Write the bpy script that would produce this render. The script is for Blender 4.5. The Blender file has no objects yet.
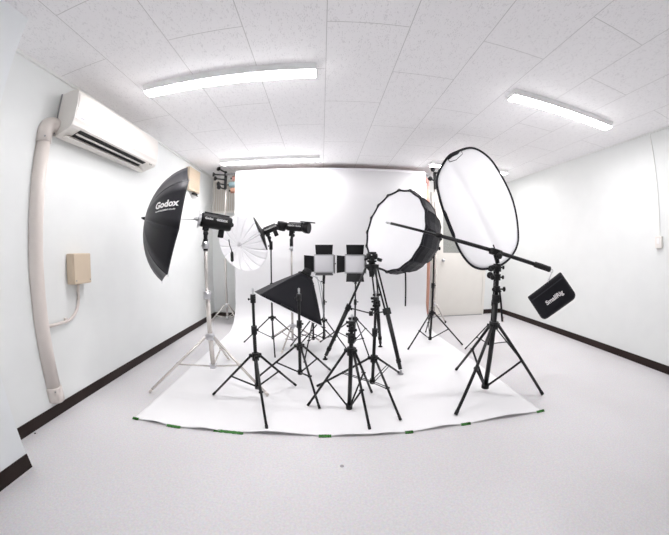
import bpy, bmesh, math, random
from mathutils import Vector as V, Matrix
from mathutils.bvhtree import BVHTree
random.seed(4)
sc = bpy.context.scene
COL = sc.collection
PI = math.pi
# ------------------------------------------------------------------ materials
def mat(name, col, rough=.6, metal=0., bump=0., bscale=200., var=0., vscale=6., emis=0., ecol=(1, 1, 1), spec=.5, trans=0., sheen=0., thin=0.):
    m = bpy.data.materials.new(name); m.use_nodes = True
    nt = m.node_tree; b = nt.nodes['Principled BSDF']
    b.inputs['Base Color'].default_value = (*col, 1); b.inputs['Roughness'].default_value = rough
    b.inputs['Metallic'].default_value = metal; b.inputs['Specular IOR Level'].default_value = spec
    tc = nt.nodes.new('ShaderNodeTexCoord')
    n = nt.nodes.new('ShaderNodeTexNoise'); n.inputs['Scale'].default_value = vscale; n.inputs['Detail'].default_value = 4
    nt.links.new(tc.outputs['Object'], n.inputs['Vector'])
    r = nt.nodes.new('ShaderNodeValToRGB')
    v = var if var else .03
    r.color_ramp.elements[0].color = (*[c*(1-v) for c in col], 1); r.color_ramp.elements[1].color = (*[min(1, c*(1+v)) for c in col], 1)
    r.color_ramp.elements[0].position = .35; r.color_ramp.elements[1].position = .65
    nt.links.new(n.outputs['Fac'], r.inputs['Fac']); nt.links.new(r.outputs['Color'], b.inputs['Base Color'])
    if bump:
        n2 = nt.nodes.new('ShaderNodeTexNoise'); n2.inputs['Scale'].default_value = bscale; n2.inputs['Detail'].default_value = 3
        nt.links.new(tc.outputs['Object'], n2.inputs['Vector'])
        bp = nt.nodes.new('ShaderNodeBump'); bp.inputs['Strength'].default_value = bump; bp.inputs['Distance'].default_value = .002
        nt.links.new(n2.outputs['Fac'], bp.inputs['Height']); nt.links.new(bp.outputs['Normal'], b.inputs['Normal'])
    if emis:
        b.inputs['Emission Color'].default_value = (*ecol, 1); b.inputs['Emission Strength'].default_value = emis
    if sheen:
        b.inputs['Sheen Weight'].default_value = sheen; b.inputs['Sheen Roughness'].default_value = .4
    if thin:
        tl_ = nt.nodes.new('ShaderNodeBsdfTranslucent'); tl_.inputs['Color'].default_value = (*col, 1); mx = nt.nodes.new('ShaderNodeMixShader'); mx.inputs[0].default_value = thin
        out = nt.nodes['Material Output']; nt.links.new(b.outputs[0], mx.inputs[1]); nt.links.new(tl_.outputs[0], mx.inputs[2]); nt.links.new(mx.outputs[0], out.inputs['Surface'])
    if trans:
        b.inputs['Transmission Weight'].default_value = trans
    return m
LAMP = 16.
M = dict(
    wall=mat('wall_paint', (.80, .82, .81), .75, bump=.15, bscale=300, var=.01),
    pillar=mat('pillar_paint', (.82, .85, .86), .75, bump=.15, bscale=300, var=.01),
    base=mat('dark_brown_vinyl', (.022, .012, .010), .45, spec=.3),
    cove=mat('cove_white', (.8, .81, .79), .6),
    black=mat('black_metal', (.006, .006, .007), .38, spec=.4),
    blackplastic=mat('black_plastic', (.008, .008, .009), .5, bump=.2, spec=.35),
    fabric=mat('black_fabric', (.008, .008, .012), .65, bump=.4, bscale=500, spec=.3, sheen=.08),
    greyfabric=mat('charcoal_fabric', (.035, .035, .042), .7, bump=.5, bscale=500, spec=.3),
    umb=mat('black_nylon', (.006, .006, .011), .48, bump=.2, bscale=300, spec=.4, sheen=.10),
    umbg=mat('charcoal_nylon', (.05, .05, .062), .5, bump=.2, bscale=300, spec=.4),
    silver=mat('chrome_tube', (.74, .70, .66), .25, metal=.5),
    steel=mat('brushed_steel', (.62, .62, .64), .3, metal=.9),
    white=mat('white_diffuser', (.88, .88, .90), .7, var=.01),
    thin=mat('thin_white_cloth', (.95, .95, .96), .8, var=.005, thin=.45),
    led=mat('led_panel_diffuser', (.92, .92, .95), .5, var=.02),
    paper=mat('white_paper', (.85, .85, .86), .85, var=.006, vscale=2),
    brown=mat('dusty_brown_paper', (.50, .40, .37), .8), pink=mat('pink_paper', (.62, .33, .29), .8), orange=mat('terracotta_paper', (.50, .27, .19), .8, var=.02),
    blue=mat('grey_blue_paper', (.30, .42, .46), .8),
    plastic=mat('ivory_plastic', (.80, .77, .73), .38, var=.01), duct=mat('ivory_duct', (.72, .66, .62), .32, var=.015),
    beige=mat('beige_plastic', (.66, .55, .42), .5, var=.02), slot=mat('dark_slot', (.01, .01, .01), .7),
    grey=mat('grey_metal', (.33, .33, .34), .4, metal=.5),
    fix=mat('white_enamel', (.88, .88, .88), .4), lamp=mat('lamp_diffuser', (.9, .9, .9), .5, emis=LAMP, ecol=(1, .972, .985)),
    door=mat('cream_door', (.82, .80, .75), .5, var=.01), glass=mat('frosted_pane', (.30, .31, .29), .35, var=.12, vscale=60),
    blind=mat('cream_blind', (.66, .62, .56), .6), tape=mat('green_tape', (.03, .17, .02), .6, var=.2, vscale=60),
    mark=mat('white_print', (.85, .85, .85), .6), gprint=mat('grey_print', (.4, .4, .42), .6), cable=mat('grey_cable', (.35, .36, .38), .5),
    rubber=mat('black_rubber', (.01, .01, .01), .7), pinkp=mat('pale_metal_stop', (.55, .48, .46), .4, metal=.3), dirt=mat('scuff', (.33, .32, .33), .6),
)
def floor_mat():
    m = bpy.data.materials.new('speckled_vinyl_floor'); m.use_nodes = True; nt = m.node_tree; b = nt.nodes['Principled BSDF']; L = nt.links.new
    tc = nt.nodes.new('ShaderNodeTexCoord')
    a = nt.nodes.new('ShaderNodeTexNoise'); a.inputs['Scale'].default_value = 95; a.inputs['Detail'].default_value = 5; a.inputs['Roughness'].default_value = .7
    c = nt.nodes.new('ShaderNodeTexVoronoi'); c.inputs['Scale'].default_value = 120
    w = nt.nodes.new('ShaderNodeTexNoise'); w.inputs['Scale'].default_value = 1.3; w.inputs['Detail'].default_value = 3
    for n in (a, c, w): L(tc.outputs['Object'], n.inputs['Vector'])
    r = nt.nodes.new('ShaderNodeValToRGB'); r.color_ramp.elements[0].position = .36; r.color_ramp.elements[1].position = .62
    r.color_ramp.elements[0].color = (.65, .64, .65, 1); r.color_ramp.elements[1].color = (.73, .72, .735, 1)
    L(a.outputs['Fac'], r.inputs['Fac'])
    mx = nt.nodes.new('ShaderNodeMix'); mx.data_type = 'RGBA'; mx.blend_type = 'MULTIPLY'; mx.inputs['Factor'].default_value = .07
    L(r.outputs['Color'], mx.inputs['A']); L(c.outputs['Color'], mx.inputs['B'])
    r2 = nt.nodes.new('ShaderNodeValToRGB'); r2.color_ramp.elements[0].color = (.95, .945, .94, 1); r2.color_ramp.elements[1].color = (1, 1, 1, 1)
    r2.color_ramp.elements[0].position = .35; r2.color_ramp.elements[1].position = .6
    L(w.outputs['Fac'], r2.inputs['Fac'])
    m2 = nt.nodes.new('ShaderNodeMix'); m2.data_type = 'RGBA'; m2.blend_type = 'MULTIPLY'; m2.inputs['Factor'].default_value = 1
    L(mx.outputs['Result'], m2.inputs['A']); L(r2.outputs['Color'], m2.inputs['B']); L(m2.outputs['Result'], b.inputs['Base Color'])
    b.inputs['Roughness'].default_value = .42; b.inputs['Specular IOR Level'].default_value = .4
    bp = nt.nodes.new('ShaderNodeBump'); bp.inputs['Strength'].default_value = .15; bp.inputs['Distance'].default_value = .001
    L(a.outputs['Fac'], bp.inputs['Height']); L(bp.outputs['Normal'], b.inputs['Normal'])
    return m
X0, Y0, G = .03814, .7827, .455
def ceil_mat():
    m = bpy.data.materials.new('rockwool_ceiling_board'); m.use_nodes = True; nt = m.node_tree; b = nt.nodes['Principled BSDF']; L = nt.links.new
    tc = nt.nodes.new('ShaderNodeTexCoord'); sx = nt.nodes.new('ShaderNodeSeparateXYZ'); L(tc.outputs['Object'], sx.inputs[0])
    def ma(op, a, bb=None, c=None):
        n = nt.nodes.new('ShaderNodeMath'); n.operation = op
        for i, v in enumerate((a, bb, c)):
            if v is None: continue
            if isinstance(v, (int, float)): n.inputs[i].default_value = v
            else: L(v, n.inputs[i])
        return n.outputs[0]
    u = ma('DIVIDE', ma('SUBTRACT', sx.outputs[0], X0), G)
    col = ma('FLOOR', u)
    par = ma('FLOORED_MODULO', col, 2.)
    du = ma('MULTIPLY', ma('PINGPONG', u, .5), G)
    v = ma('DIVIDE', ma('SUBTRACT', sx.outputs[1], Y0), 2*G)
    v = ma('ADD', v, ma('MULTIPLY', ma('SUBTRACT', 1., par), .5))
    dv = ma('MULTIPLY', ma('PINGPONG', v, .5), 2*G)
    d = ma('MINIMUM', du, dv)
    line = ma('LESS_THAN', d, .0022)
    mp = nt.nodes.new('ShaderNodeMapping'); mp.inputs['Scale'].default_value = (1, .42, 1); L(tc.outputs['Object'], mp.inputs['Vector'])
    vo = nt.nodes.new('ShaderNodeTexVoronoi'); vo.inputs['Scale'].default_value = 120; L(mp.outputs[0], vo.inputs['Vector'])
    no = nt.nodes.new('ShaderNodeTexNoise'); no.inputs['Scale'].default_value = 45; no.inputs['Detail'].default_value = 3; L(mp.outputs[0], no.inputs['Vector'])
    th = ma('MULTIPLY', ma('SUBTRACT', no.outputs['Fac'], .27), 1.15)
    hole = ma('LESS_THAN', vo.outputs['Distance'], th)
    r = nt.nodes.new('ShaderNodeMix'); r.data_type = 'RGBA'; r.inputs['A'].default_value = (.92, .91, .92, 1); r.inputs['B'].default_value = (.80, .79, .80, 1)
    L(hole, r.inputs['Factor'])
    q = nt.nodes.new('ShaderNodeMix'); q.data_type = 'RGBA'; q.inputs['B'].default_value = (.60, .59, .59, 1); L(line, q.inputs['Factor']); L(r.outputs['Result'], q.inputs['A'])
    L(q.outputs['Result'], b.inputs['Base Color']); b.inputs['Roughness'].default_value = .9; b.inputs['Specular IOR Level'].default_value = .2
    return m
M['floor'] = floor_mat(); M['ceil'] = ceil_mat()
# ------------------------------------------------------------------ mesh builder
def frame(ax):
    a = V(ax).normalized(); t = V((0, 0, 1)) if abs(a.z) < .9 else V((0, 1, 0))
    e1 = t.cross(a).normalized(); return a, e1, a.cross(e1)
def basis(z, up=(0, 0, 1)):            # columns x, y(up-ish), z
    z = V(z).normalized(); x = V(up).cross(z).normalized(); y = z.cross(x); return Matrix((x, y, z)).transposed()
class MB:
    def __init__(s, org=(0, 0, 0)): s.b = bmesh.new(); s.o = V(org)
    def vs(s, pts): return [s.b.verts.new(V(p)-s.o) for p in pts]
    def f(s, vv, sm=False):
        try: fc = s.b.faces.new(vv); fc.smooth = sm; return fc
        except ValueError: return None
    def box(s, c, size, R=None, bev=0.):
        c = V(c); h = V(size)/2; R = R or Matrix.Identity(3)
        t = bmesh.new(); vv = [t.verts.new((sx*h.x, sy*h.y, sz*h.z)) for sx in (-1, 1) for sy in (-1, 1) for sz in (-1, 1)]
        for q in ((0, 1, 3, 2), (4, 6, 7, 5), (0, 4, 5, 1), (2, 3, 7, 6), (0, 2, 6, 4), (1, 5, 7, 3)): t.faces.new([vv[i] for i in q])
        if bev: bmesh.ops.bevel(t, geom=list(t.edges), offset=bev, segments=2, profile=.5, affect='EDGES')
        s.merge(t, lambda p: R @ p + c, bool(bev) and False)
        return s
    def merge(s, t, fn, sm=False):
        t.verts.index_update(); mp = s.vs([fn(v.co.copy()) for v in t.verts])
        for fc in t.faces: s.f([mp[v.index] for v in fc.verts], sm)
        t.free()
    def rings(s, rings, closed=False, cap=True, sm=True):
        R = [s.vs(r) for r in rings]; n = len(R[0])
        m = len(R)
        for i in range(m if closed else m-1):
            a, b = R[i], R[(i+1) % m]
            for k in range(n): s.f([a[k], a[(k+1) % n], b[(k+1) % n], b[k]], sm)
        if cap and not closed: s.f(R[0][::-1]); s.f(R[-1])
        return s
    def cyl(s, p, q, r0, r1=None, n=12):
        r1 = r0 if r1 is None else r1; p = V(p); q = V(q); a, e1, e2 = frame(q-p)
        return s.rings([[c+(e1*math.cos(2*PI*k/n)+e2*math.sin(2*PI*k/n))*r for k in range(n)] for c, r in ((p, r0), (q, r1))])
    def lathe(s, org, ax, prof, n=24, sm=True, cap=True, rot=0.):
        a, e1, e2 = frame(ax); o = V(org)
        return s.rings([[o+a*t+(e1*math.cos(2*PI*k/n+rot)+e2*math.sin(2*PI*k/n+rot))*max(r, 1e-4) for k in range(n)] for t, r in prof], cap=cap, sm=sm)
    def tube(s, pts, r, n=8, closed=False):
        pts = [V(p) for p in pts]; m = len(pts); rr = r if isinstance(r, (list, tuple)) else [r]*m
        out = []; e = None
        for i, p in enumerate(pts):
            t = (pts[(i+1) % m]-pts[i-1]) if closed else (pts[min(i+1, m-1)]-pts[max(i-1, 0)])
            t.normalize()
            if e is None: _, e, _ = frame(t)
            e = (e-t*e.dot(t)).normalized(); g = t.cross(e)
            out.append([p+(e*math.cos(2*PI*k/n)+g*math.sin(2*PI*k/n))*rr[i] for k in range(n)])
        return s.rings(out, closed=closed)
    def prism(s, poly, d, sm=False):      # poly of 3D points extruded by vector d
        d = V(d); a = s.vs(poly); b = s.vs([V(p)+d for p in poly]); n = len(poly)
        s.f(a[::-1]); s.f(b)
        for k in range(n): s.f([a[k], a[(k+1) % n], b[(k+1) % n], b[k]], sm)
        return s
    def sheet(s, grid, th=0., sm=True):   # grid of points; th = thickness downwards along vertex normal approx
        R = [s.vs(r) for r in grid]
        for i in range(len(R)-1):
            for k in range(len(R[0])-1): s.f([R[i][k], R[i+1][k], R[i+1][k+1], R[i][k+1]], sm)
        if th:
            bmesh.ops.recalc_face_normals(s.b, faces=list(s.b.faces))
            bmesh.ops.solidify(s.b, geom=list(s.b.faces), thickness=th)
        return s
    def build(s, name, m, parent=None, label=None, recalc=True):
        if recalc: bmesh.ops.recalc_face_normals(s.b, faces=list(s.b.faces))
        me = bpy.data.meshes.new(name); s.b.to_mesh(me); s.b.free(); me.materials.append(M[m] if isinstance(m, str) else m)
        o = bpy.data.objects.new(name, me); COL.objects.link(o)
        if parent: o.parent = parent
        else: o.location = s.o
        if label: o['label'] = label
        return o
def struct(o): o['kind'] = 'structure'; return o
def tag(o, label, cat, group=None):
    o['label'] = label; o['category'] = cat
    if group: o['group'] = group
    return o
def thing(name, loc, label, cat, group=None):
    o = bpy.data.objects.new(name, None); o.empty_display_size = .1; COL.objects.link(o); o.location = loc
    return tag(o, label, cat, group)
def text_mesh(txt, size, bold=0.):
    cu = bpy.data.curves.new('print', 'FONT'); cu.body = txt; cu.size = size; cu.align_x = 'CENTER'; cu.align_y = 'CENTER'; cu.offset = bold; cu.resolution_u = 3
    o = bpy.data.objects.new('print', cu); COL.objects.link(o)
    dg = bpy.context.evaluated_depsgraph_get(); dg.update()
    me = bpy.data.meshes.new_from_object(o.evaluated_get(dg)); bpy.data.objects.remove(o)
    b = bmesh.new(); b.from_mesh(me); bmesh.ops.triangulate(b, faces=list(b.faces))
    return b
def put_text(txt, size, bold, c, ex, ey, org, name, m, parent, off=.002, bvh=None, sub=0, sx=1.):
    """lettering laid out from c along ex / ey; with bvh it is printed onto that surface (ray along -n)"""
    ex = V(ex).normalized(); ey = V(ey); ey = (ey-ex*ey.dot(ex)).normalized(); n = ex.cross(ey)
    t = text_mesh(txt, size, bold)
    if sub: bmesh.ops.subdivide_edges(t, edges=list(t.edges), cuts=sub)
    c = V(c)
    def fn(p):
        q = c+ex*p.x*sx+ey*p.y
        if bvh:
            hit = bvh.ray_cast(q-V(org)+n*.6, -n)
            if hit[0]: return V(org)+hit[0]+n*off
        return q+n*off
    b = MB(org); b.merge(t, fn); return b.build(name, m, parent, recalc=False)
# ------------------------------------------------------------------ the room
XL, XR, YB, ZC, YR = -1.7642, 3.2296, 4.4202, 2.2944, -1.8
XP, YP = -1.4783, .7124
def slab(name, lo, hi, m):
    return struct(MB(((lo[0]+hi[0])/2, (lo[1]+hi[1])/2, lo[2])).box([(a+b)/2 for a, b in zip(lo, hi)], [b-a for a, b in zip(lo, hi)]).build(name, m))
def slab0(name, lo, hi, m):
    return struct(MB().box([(a+b)/2 for a, b in zip(lo, hi)], [b-a for a, b in zip(lo, hi)]).build(name, m))
T = .1
slab0('floor', (XL-T, YR-T, -T), (XR+T, YB+T, 0), 'floor')
slab0('ceiling', (XL-T, YR-T, ZC), (XR+T, YB+T, ZC+T), 'ceil')
slab('wall_left', (XL-T, YR-T, 0), (XL, YB+T, ZC), 'wall')
slab('wall_right', (XR, YR-T, 0), (XR+T, YB+T, ZC), 'wall')
slab('wall_back', (XL, YB, 0), (XR, YB+T, ZC), 'wall')
slab('wall_front', (XL, YR-T, 0), (XR, YR, ZC), 'wall')
slab('wall_pillar', (XL, -.35, 0), (XP, YP, ZC), 'pillar')
BH = .078
slab('baseboard_left', (XL, YP, 0), (XL+.006, YB, BH), 'base')
slab('baseboard_right', (XR-.006, YR, 0), (XR, YB, BH), 'base')
slab('baseboard_back', (2.835, YB-.006, 0), (XR-.006, YB, BH), 'base')
slab('baseboard_back_left', (XL+.006, YB-.006, 0), (1.80, YB, BH), 'base')
slab('baseboard_pillar', (XP, -.35, 0), (XP+.006, YP, BH+.006), 'base')
slab('baseboard_front', (XL+.006, YR, 0), (XR-.006, YR+.006, BH), 'base')
slab('trim_1', (XL, YP, ZC-.022), (XL+.018, YB, ZC), 'cove')
slab('trim_2', (XR-.012, YR, ZC-.012), (XR, YB, ZC), 'cove')
slab('trim_3', (XL+.018, YB-.012, ZC-.012), (XR-.012, YB, ZC), 'cove')
# high louvred window at the back left
wn = struct(MB((-1.3, YB, 1.70)).box((-1.32, YB-.015, 1.715), (.88, .05, .03)).box((-1.32, YB-.012, 2.235), (.88, .03, .03)).box((-1.748, YB-.012, 1.975), (.03, .03, .49)).box((-.885, YB-.012, 1.975), (.03, .03, .49)).build('window_1', 'door'))
wo = V((-1.3, YB, 1.70))
b = MB(wo)
for k in range(22): b.box((-1.715+k*.0375, YB-.006, 1.975), (.027, .004, .49), Matrix.Rotation(.25, 3, 'Z'))
b.build('blind', 'blind', wn)
# door at the back right
do = V((2.32, YB, 0))
dr = struct(MB(do).box((1.83, YB-.015, 1.0), (.05, .04, 2.0)).box((2.81, YB-.015, 1.0), (.05, .04, 2.0)).box((2.32, YB-.015, 2.02), (1.03, .04, .05)).build('door_1', 'door'))
b = MB(do).box((2.32, YB-.01, .53), (.926, .03, 1.05)).box((2.32, YB-.01, 1.925), (.926, .03, .14)).box((1.93, YB-.01, 1.455), (.146, .03, .80)).box((2.71, YB-.01, 1.455), (.146, .03, .80)); b.build('door_panel', 'door', dr)
MB(do).box((2.32, YB-.006, 1.455), (.634, .01, .80)).build('window_pane', 'glass', dr)
b = MB(do).cyl((1.985, YB-.025, .93), (1.985, YB-.06, .93), .012).lathe((1.985, YB-.05, .93), (0, -1, 0), [(0, .012), (.008, .026), (.03, .028), (.042, .018), (.045, .001)]); b.build('door_handle', 'steel', dr)
MB(do).box((2.32, YB-.03, .004), (.95, .05, .008)).build('door_sill', 'grey', dr)
# ------------------------------------------------------------------ ceiling lights
def fixture(x0, x1, y, label):
    xc = (x0+x1)/2; o = V((xc, y+.055, ZC)); L = x1-x0
    t = thing('ceiling_light', o, label, 'ceiling light', 'ceiling batten lights')
    b = MB(o)
    poly = [(x0, y, ZC), (x0, y+.14, ZC), (x0, y+.14, ZC-.006), (x0, y+.120, ZC-.042), (x0, y+.020, ZC-.042), (x0, y, ZC-.006)]
    b.prism(poly, (L, 0, 0)); b.build('housing', 'fix', t)
    b = MB(o); n = 8; R = []
    for xx, s in ((x0+.004, .5), (x0+.012, 1), (x1-.012, 1), (x1-.004, .5)):
        R.append([(xx, y+.070+.047*math.cos(PI*k/n), ZC-.042-.013*s*math.sin(PI*k/n)**.8) for k in range(n+1)])
    b.rings(R); b.build('lamp_cover', 'lamp', t)
    return t
fixture(-1.28, -.025, 1.622, 'long white batten light on the ceiling, near left, beside the air conditioner')
fixture(1.447, 2.665, 1.630, 'long white batten light on the ceiling, near right, above the hanging black bag')
fixture(-1.335, -.010, 3.52, 'long white batten light on the ceiling at the back left, just before the paper roll')
fixture(1.50, 2.76, 3.56, 'white batten light on the ceiling at the back right, half hidden by the oval reflector')
# ------------------------------------------------------------------ air conditioner and its ducts
ya, yb = 1.285, 2.37
ao = V((XL, (ya+yb)/2, 1.85))
ac = thing('air_conditioner', ao, 'ivory split air conditioner mounted high on the left wall', 'air conditioner')
prof = [(0, 1.862), (0, 2.165), (.10, 2.172), (.178, 2.166), (.195, 2.150), (.207, 2.05), (.205, 1.95), (.193, 1.905), (.176, 1.888), (.03, 1.853)]
b = MB(ao); b.prism([(XL+x, ya, z) for x, z in prof], (0, yb-ya, 0)); b.build('body', 'plastic', ac)
b = MB(ao); b.prism([(XL+x, ya+.012, z) for x, z in [(.19, 1.918), (.206, 1.952), (.208, 2.05), (.1965, 2.145), (.1995, 2.147), (.2115, 2.05), (.2095, 1.951), (.193, 1.915)]], (0, yb-ya-.024, 0)); b.build('front_panel', 'plastic', ac)
n_ = V((.146, 0, -.0)) ; s0 = V((XL+.186, 0, 1.8905)); s1 = V((XL+.085, 0, 1.8655))
def slotbox(y0, y1, a, c, lift, th, nm, mt):
    p = s0.lerp(s1, a); q = s0.lerp(s1, c); nn = V((.035/.15, 0, -1)).normalized()
    mb = MB(ao); mb.prism([(p.x+nn.x*lift, y0, p.z+nn.z*lift), (q.x+nn.x*lift, y0, q.z+nn.z*lift), (q.x+nn.x*(lift+th), y0, q.z+nn.z*(lift+th)), (p.x+nn.x*(lift+th), y0, p.z+nn.z*(lift+th))], (0, y1-y0, 0))
    return mb.build(nm, mt, ac)
slotbox(ya+.09, yb-.16, 0., .85, -.001, .003, 'air_outlet', 'slot')
b = MB(ao)
b.box((XL+.148, (ya+yb)/2-.035, 1.873), (.016, yb-ya-.25, .004), Matrix.Rotation(-.35, 3, 'Y')); b.build('louver', 'plastic', ac)
b = MB(ao); b.box((XL+.082, (ya+yb)/2-.03, 1.852), (.045, yb-ya-.14, .006), Matrix.Rotation(-.1, 3, 'Y')); b.build('louver', 'plastic', ac)
b = MB(ao); b.box((XL+.184, yb-.10, 1.889), (.02, .10, .006), Matrix.Rotation(.5, 3, 'Y')); b.build('display', 'plastic', ac)
b = MB(ao); b.cyl((XL+.188, yb-.10, 1.893), (XL+.191, yb-.10, 1.884), .006); b.cyl((XL+.188, yb-.075, 1.893), (XL+.191, yb-.075, 1.884), .006); b.build('indicator_lamp', 'slot', ac)
b = MB(ao); b.box((XL+.2095, ya+.075, 1.962), (.002, .04, .012), Matrix.Rotation(0, 3, 'Y')); b.build('badge', 'gprint', ac)
b = MB(ao); b.box((XL+.02, ya-.003, 2.02), (.010, .006, .30)); b.build('side_seam', 'grey', ac)
# duct: elbow then a long vertical cover ending in a flared socket
po = V((XL, 1.21, .10))
du = thing('pipe_duct', po, 'ivory pipe cover running down the left wall from the air conditioner', 'duct')
def dprof(z, w=.052, d=.066, yc=1.208):
    return [(XL+max(0, d*math.sin(a))**1, yc-w*math.cos(a), z) for a in [PI*k/10 for k in range(11)]]
b = MB(po); b.rings([dprof(z) for z in (.20, .6, 1.0, 1.4, 1.80)]); b.build('cover', 'duct', du)
b = MB(po); b.rings([dprof(z, w, d) for z, w, d in ((.105, .050, .060), (.115, .060, .072), (.205, .060, .073), (.215, .056, .069))]); b.build('end_socket', 'duct', du)
b = MB(po)
R = []
for k in range(9):
    a = PI/2*k/8; c = V((0, 1.28-.072*math.cos(a), 1.86+.072*math.sin(a))); dirn = V((0, math.cos(a), -math.sin(a)))
    R.append([V((XL+.07*math.sin(q), 0, 0))+c-V((0, 0, 0))+V((0, -math.cos(a), math.sin(a)))*(.056*math.cos(q)) for q in [PI*j/10 for j in range(11)]])
R.insert(0, [p-V((0, 0, .07)) for p in R[0]]); R.append([p+V((0, .03, 0)) for p in R[-1]])
b.rings(R); b.build('elbow', 'duct', du)
for p_, q_ in (((XL+.058, 1.178, 1.815), (XL+.066, 1.176, 1.815)), ((XL+.06, 1.175, .195), (XL+.068, 1.172, .195))):
    b = MB(po); b.cyl(p_, q_, .005); b.build('screw', 'grey', du)
bo = V((XL, 1.57, .86))
sb = thing('wiring_box', bo, 'beige electrical box on the left wall beside the pipe cover', 'electrical box')
b = MB(bo); b.box((XL+.045, 1.565, .967), (.09, .17, .215), None, .008); b.build('cover', 'beige', sb)
b = MB(bo); b.box((XL+.05, 1.478, .98), (.05, .004, .13)); b.build('side_plate', 'beige', sb)
for y_ in (1.635, 1.495):
    b = MB(bo); b.cyl((XL+.088, y_, .885), (XL+.093, y_, .885), .005); b.build('screw', 'grey', sb)
pts = [(XL+.03, 1.565, .86)] + [(XL+.02, 1.565-.0*t, .86-.05*t) for t in (1, 2)]
for k in range(9):
    a = PI/2*k/8; pts.append((XL+.018, 1.415+.15*math.cos(a), .76-.15*math.sin(a)))
pts += [(XL+.018, 1.34, .61), (XL+.018, 1.255, .612)]
b = MB(bo); b.tube(pts, .011, 10); b.build('conduit', 'duct', sb)
b = MB(bo); b.box((XL+.012, 1.425, .618), (.02, .016, .034)); b.build('clip', 'duct', sb)
vo_ = V((XL, 3.60, 1.87))
vn = thing('vent_cover', vo_, 'beige ventilation cover high on the left wall behind the black umbrella', 'vent')
b = MB(vo_); b.box((XL+.03, 3.57, 2.05), (.06, .34, .31), None, .006); b.build('frame', 'beige', vn)
b = MB(vo_)
for k in range(9): b.box((XL+.063, 3.57, 1.94+k*.028), (.006, .28, .012), Matrix.Rotation(.5, 3, 'Y'))
b.build('louver', 'beige', vn)
b = MB(vo_); b.box((XL+.04, 3.62, 1.868), (.035, .12, .022)); b.tube([(XL+.04, 3.66, 1.865), (XL+.045, 3.70, 1.85), (XL+.04, 3.73, 1.858)], .006); b.build('pull_switch', 'blackplastic', vn)
# switch box on the right wall
so = V((XR, 1.55, 1.16))
sw = thing('wall_switch', so, 'small ivory switch box on the right wall under a thin cable cover', 'switch')
b = MB(so); b.box((XR-.018, 1.55, 1.215), (.036, .075, .115), None, .005); b.build('box', 'plastic', sw)
b = MB(so); b.box((XR-.038, 1.55, 1.225), (.005, .03, .05)); b.build('rocker', 'fix', sw)
b = MB(so); b.box((XR-.005, 1.55, 1.78), (.010, .014, 1.02)); b.build('cable_cover', 'cove', sw)
b = MB((2.84, 3.78, 0)); b.lathe((2.84, 3.78, 0), (0, 0, 1), [(0, .02), (.006, .02), (.012, .009), (.06, .007), (.075, .013), (.085, .011)], 12)
tag(b.build('door_stop', 'pinkp'), 'tiny pale door stop on the floor near the right baseboard', 'door stop')
b = MB((-1.733, .946, 0)); b.lathe((-1.733, .946, 0), (0, 0, 1), [(0, .007), (.003, .006), (.005, .001)], 10)
tag(b.build('black_crumb', 'rubber'), 'tiny black speck on the floor by the left baseboard', 'debris')
b = MB((.105, 1.141, 0)); b.lathe((.105, 1.141, 0), (0, 0, 1), [(0, .011), (.001, .010)], 14)
tag(b.build('floor_scuff', 'dirt'), 'small round grey spot on the floor before the white paper', 'mark')
# ------------------------------------------------------------------ backdrop
def chrome_stand(x, y, azs, label, knobs, r=.30):
    o = V((x, y, 0)); t = thing('backdrop_stand', o, label, 'stand', 'chrome backdrop stands')
    b = MB(o); b.cyl((x, y, .075), (x, y, 1.25), .017); b.build('pole', 'silver', t)
    b = MB(o); b.cyl((x, y, 1.2), (x, y, 2.20), .013); b.build('pole', 'silver', t)
    for z_, h_ in ((.25, .06), (1.20, .07), (.07, .04)):
        b = MB(o); b.cyl((x, y, z_), (x, y, z_+h_), .025); b.build('collar', 'steel', t)
    for a in azs:
        d = V((math.cos(a), math.sin(a), 0)); f = o+d*r+V((0, 0, .012))
        b = MB(o); b.cyl(o+V((0, 0, .29))+d*.025, f, .010); lg = b.build('leg', 'silver', t)
        b = MB(o); b.cyl(f-V((0, 0, .011)), f+V((0, 0, .02)), .014); b.build('rubber_foot', 'rubber', lg)
        m = (o+V((0, 0, .29))).lerp(f, .55); b = MB(o); b.cyl(o+V((0, 0, .09)), m, .007); b.build('brace', 'silver', t)
    s = -1 if x < 0 else 1
    b = MB(o); b.box((x, y-.03, 2.13), (.03, .05, .26), None, .004)
    b.build('roller_bracket', 'blackplastic', t)
    for k, (kx, ky, kz) in enumerate(knobs):
        p = V((kx, ky, kz)); q = V((x, y-.03, min(2.24, kz)))
        b = MB(o); b.cyl(q, p, .011); d = (p-q).normalized()
        b.lathe(p-d*.005, d, [(0, .010), (.015, .016), (.035, .034), (.048, .034), (.05, .001)], 12); b.build('expander_knob', 'blackplastic', t)
    return t
chrome_stand(-1.395, 4.0, (PI*.5-.35, PI*1.17, PI*1.8), 'chrome backdrop stand behind the left edge of the white paper',
             [(-1.53, 3.90, 2.205), (-1.49, 3.87, 2.130), (-1.45, 3.90, 2.055), (-1.445, 3.86, 2.262), (-1.43, 3.86, 1.99)])
chrome_stand(1.70, 4.0, (PI*.5, PI*1.10, PI*1.9), 'chrome backdrop stand behind the octagonal softbox, right of the paper',
             [(1.72, 3.86, 2.235), (1.64, 3.87, 2.255), (1.72, 3.86, 2.14), (1.60, 3.87, 2.12)], r=.19)
XA, XB = -1.209, 1.505
pr = V((.24, 3.86, 0))
pap = thing('paper_backdrop', pr, 'white seamless paper hung from its roll and swept out over the floor', 'backdrop')
b = MB(pr); b.cyl((XA, 3.90, 2.195), (XB, 3.90, 2.195), .043, n=24); b.build('roll', 'paper', pap)
b = MB(pr); b.cyl((XA-.16, 3.90, 2.195), (XB+.10, 3.90, 2.195), .018, n=14); b.build('core_tube', 'grey', pap)
tapes_x = [-1.195, -.90, -.545, .024, .52, .90, 1.49]
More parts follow.
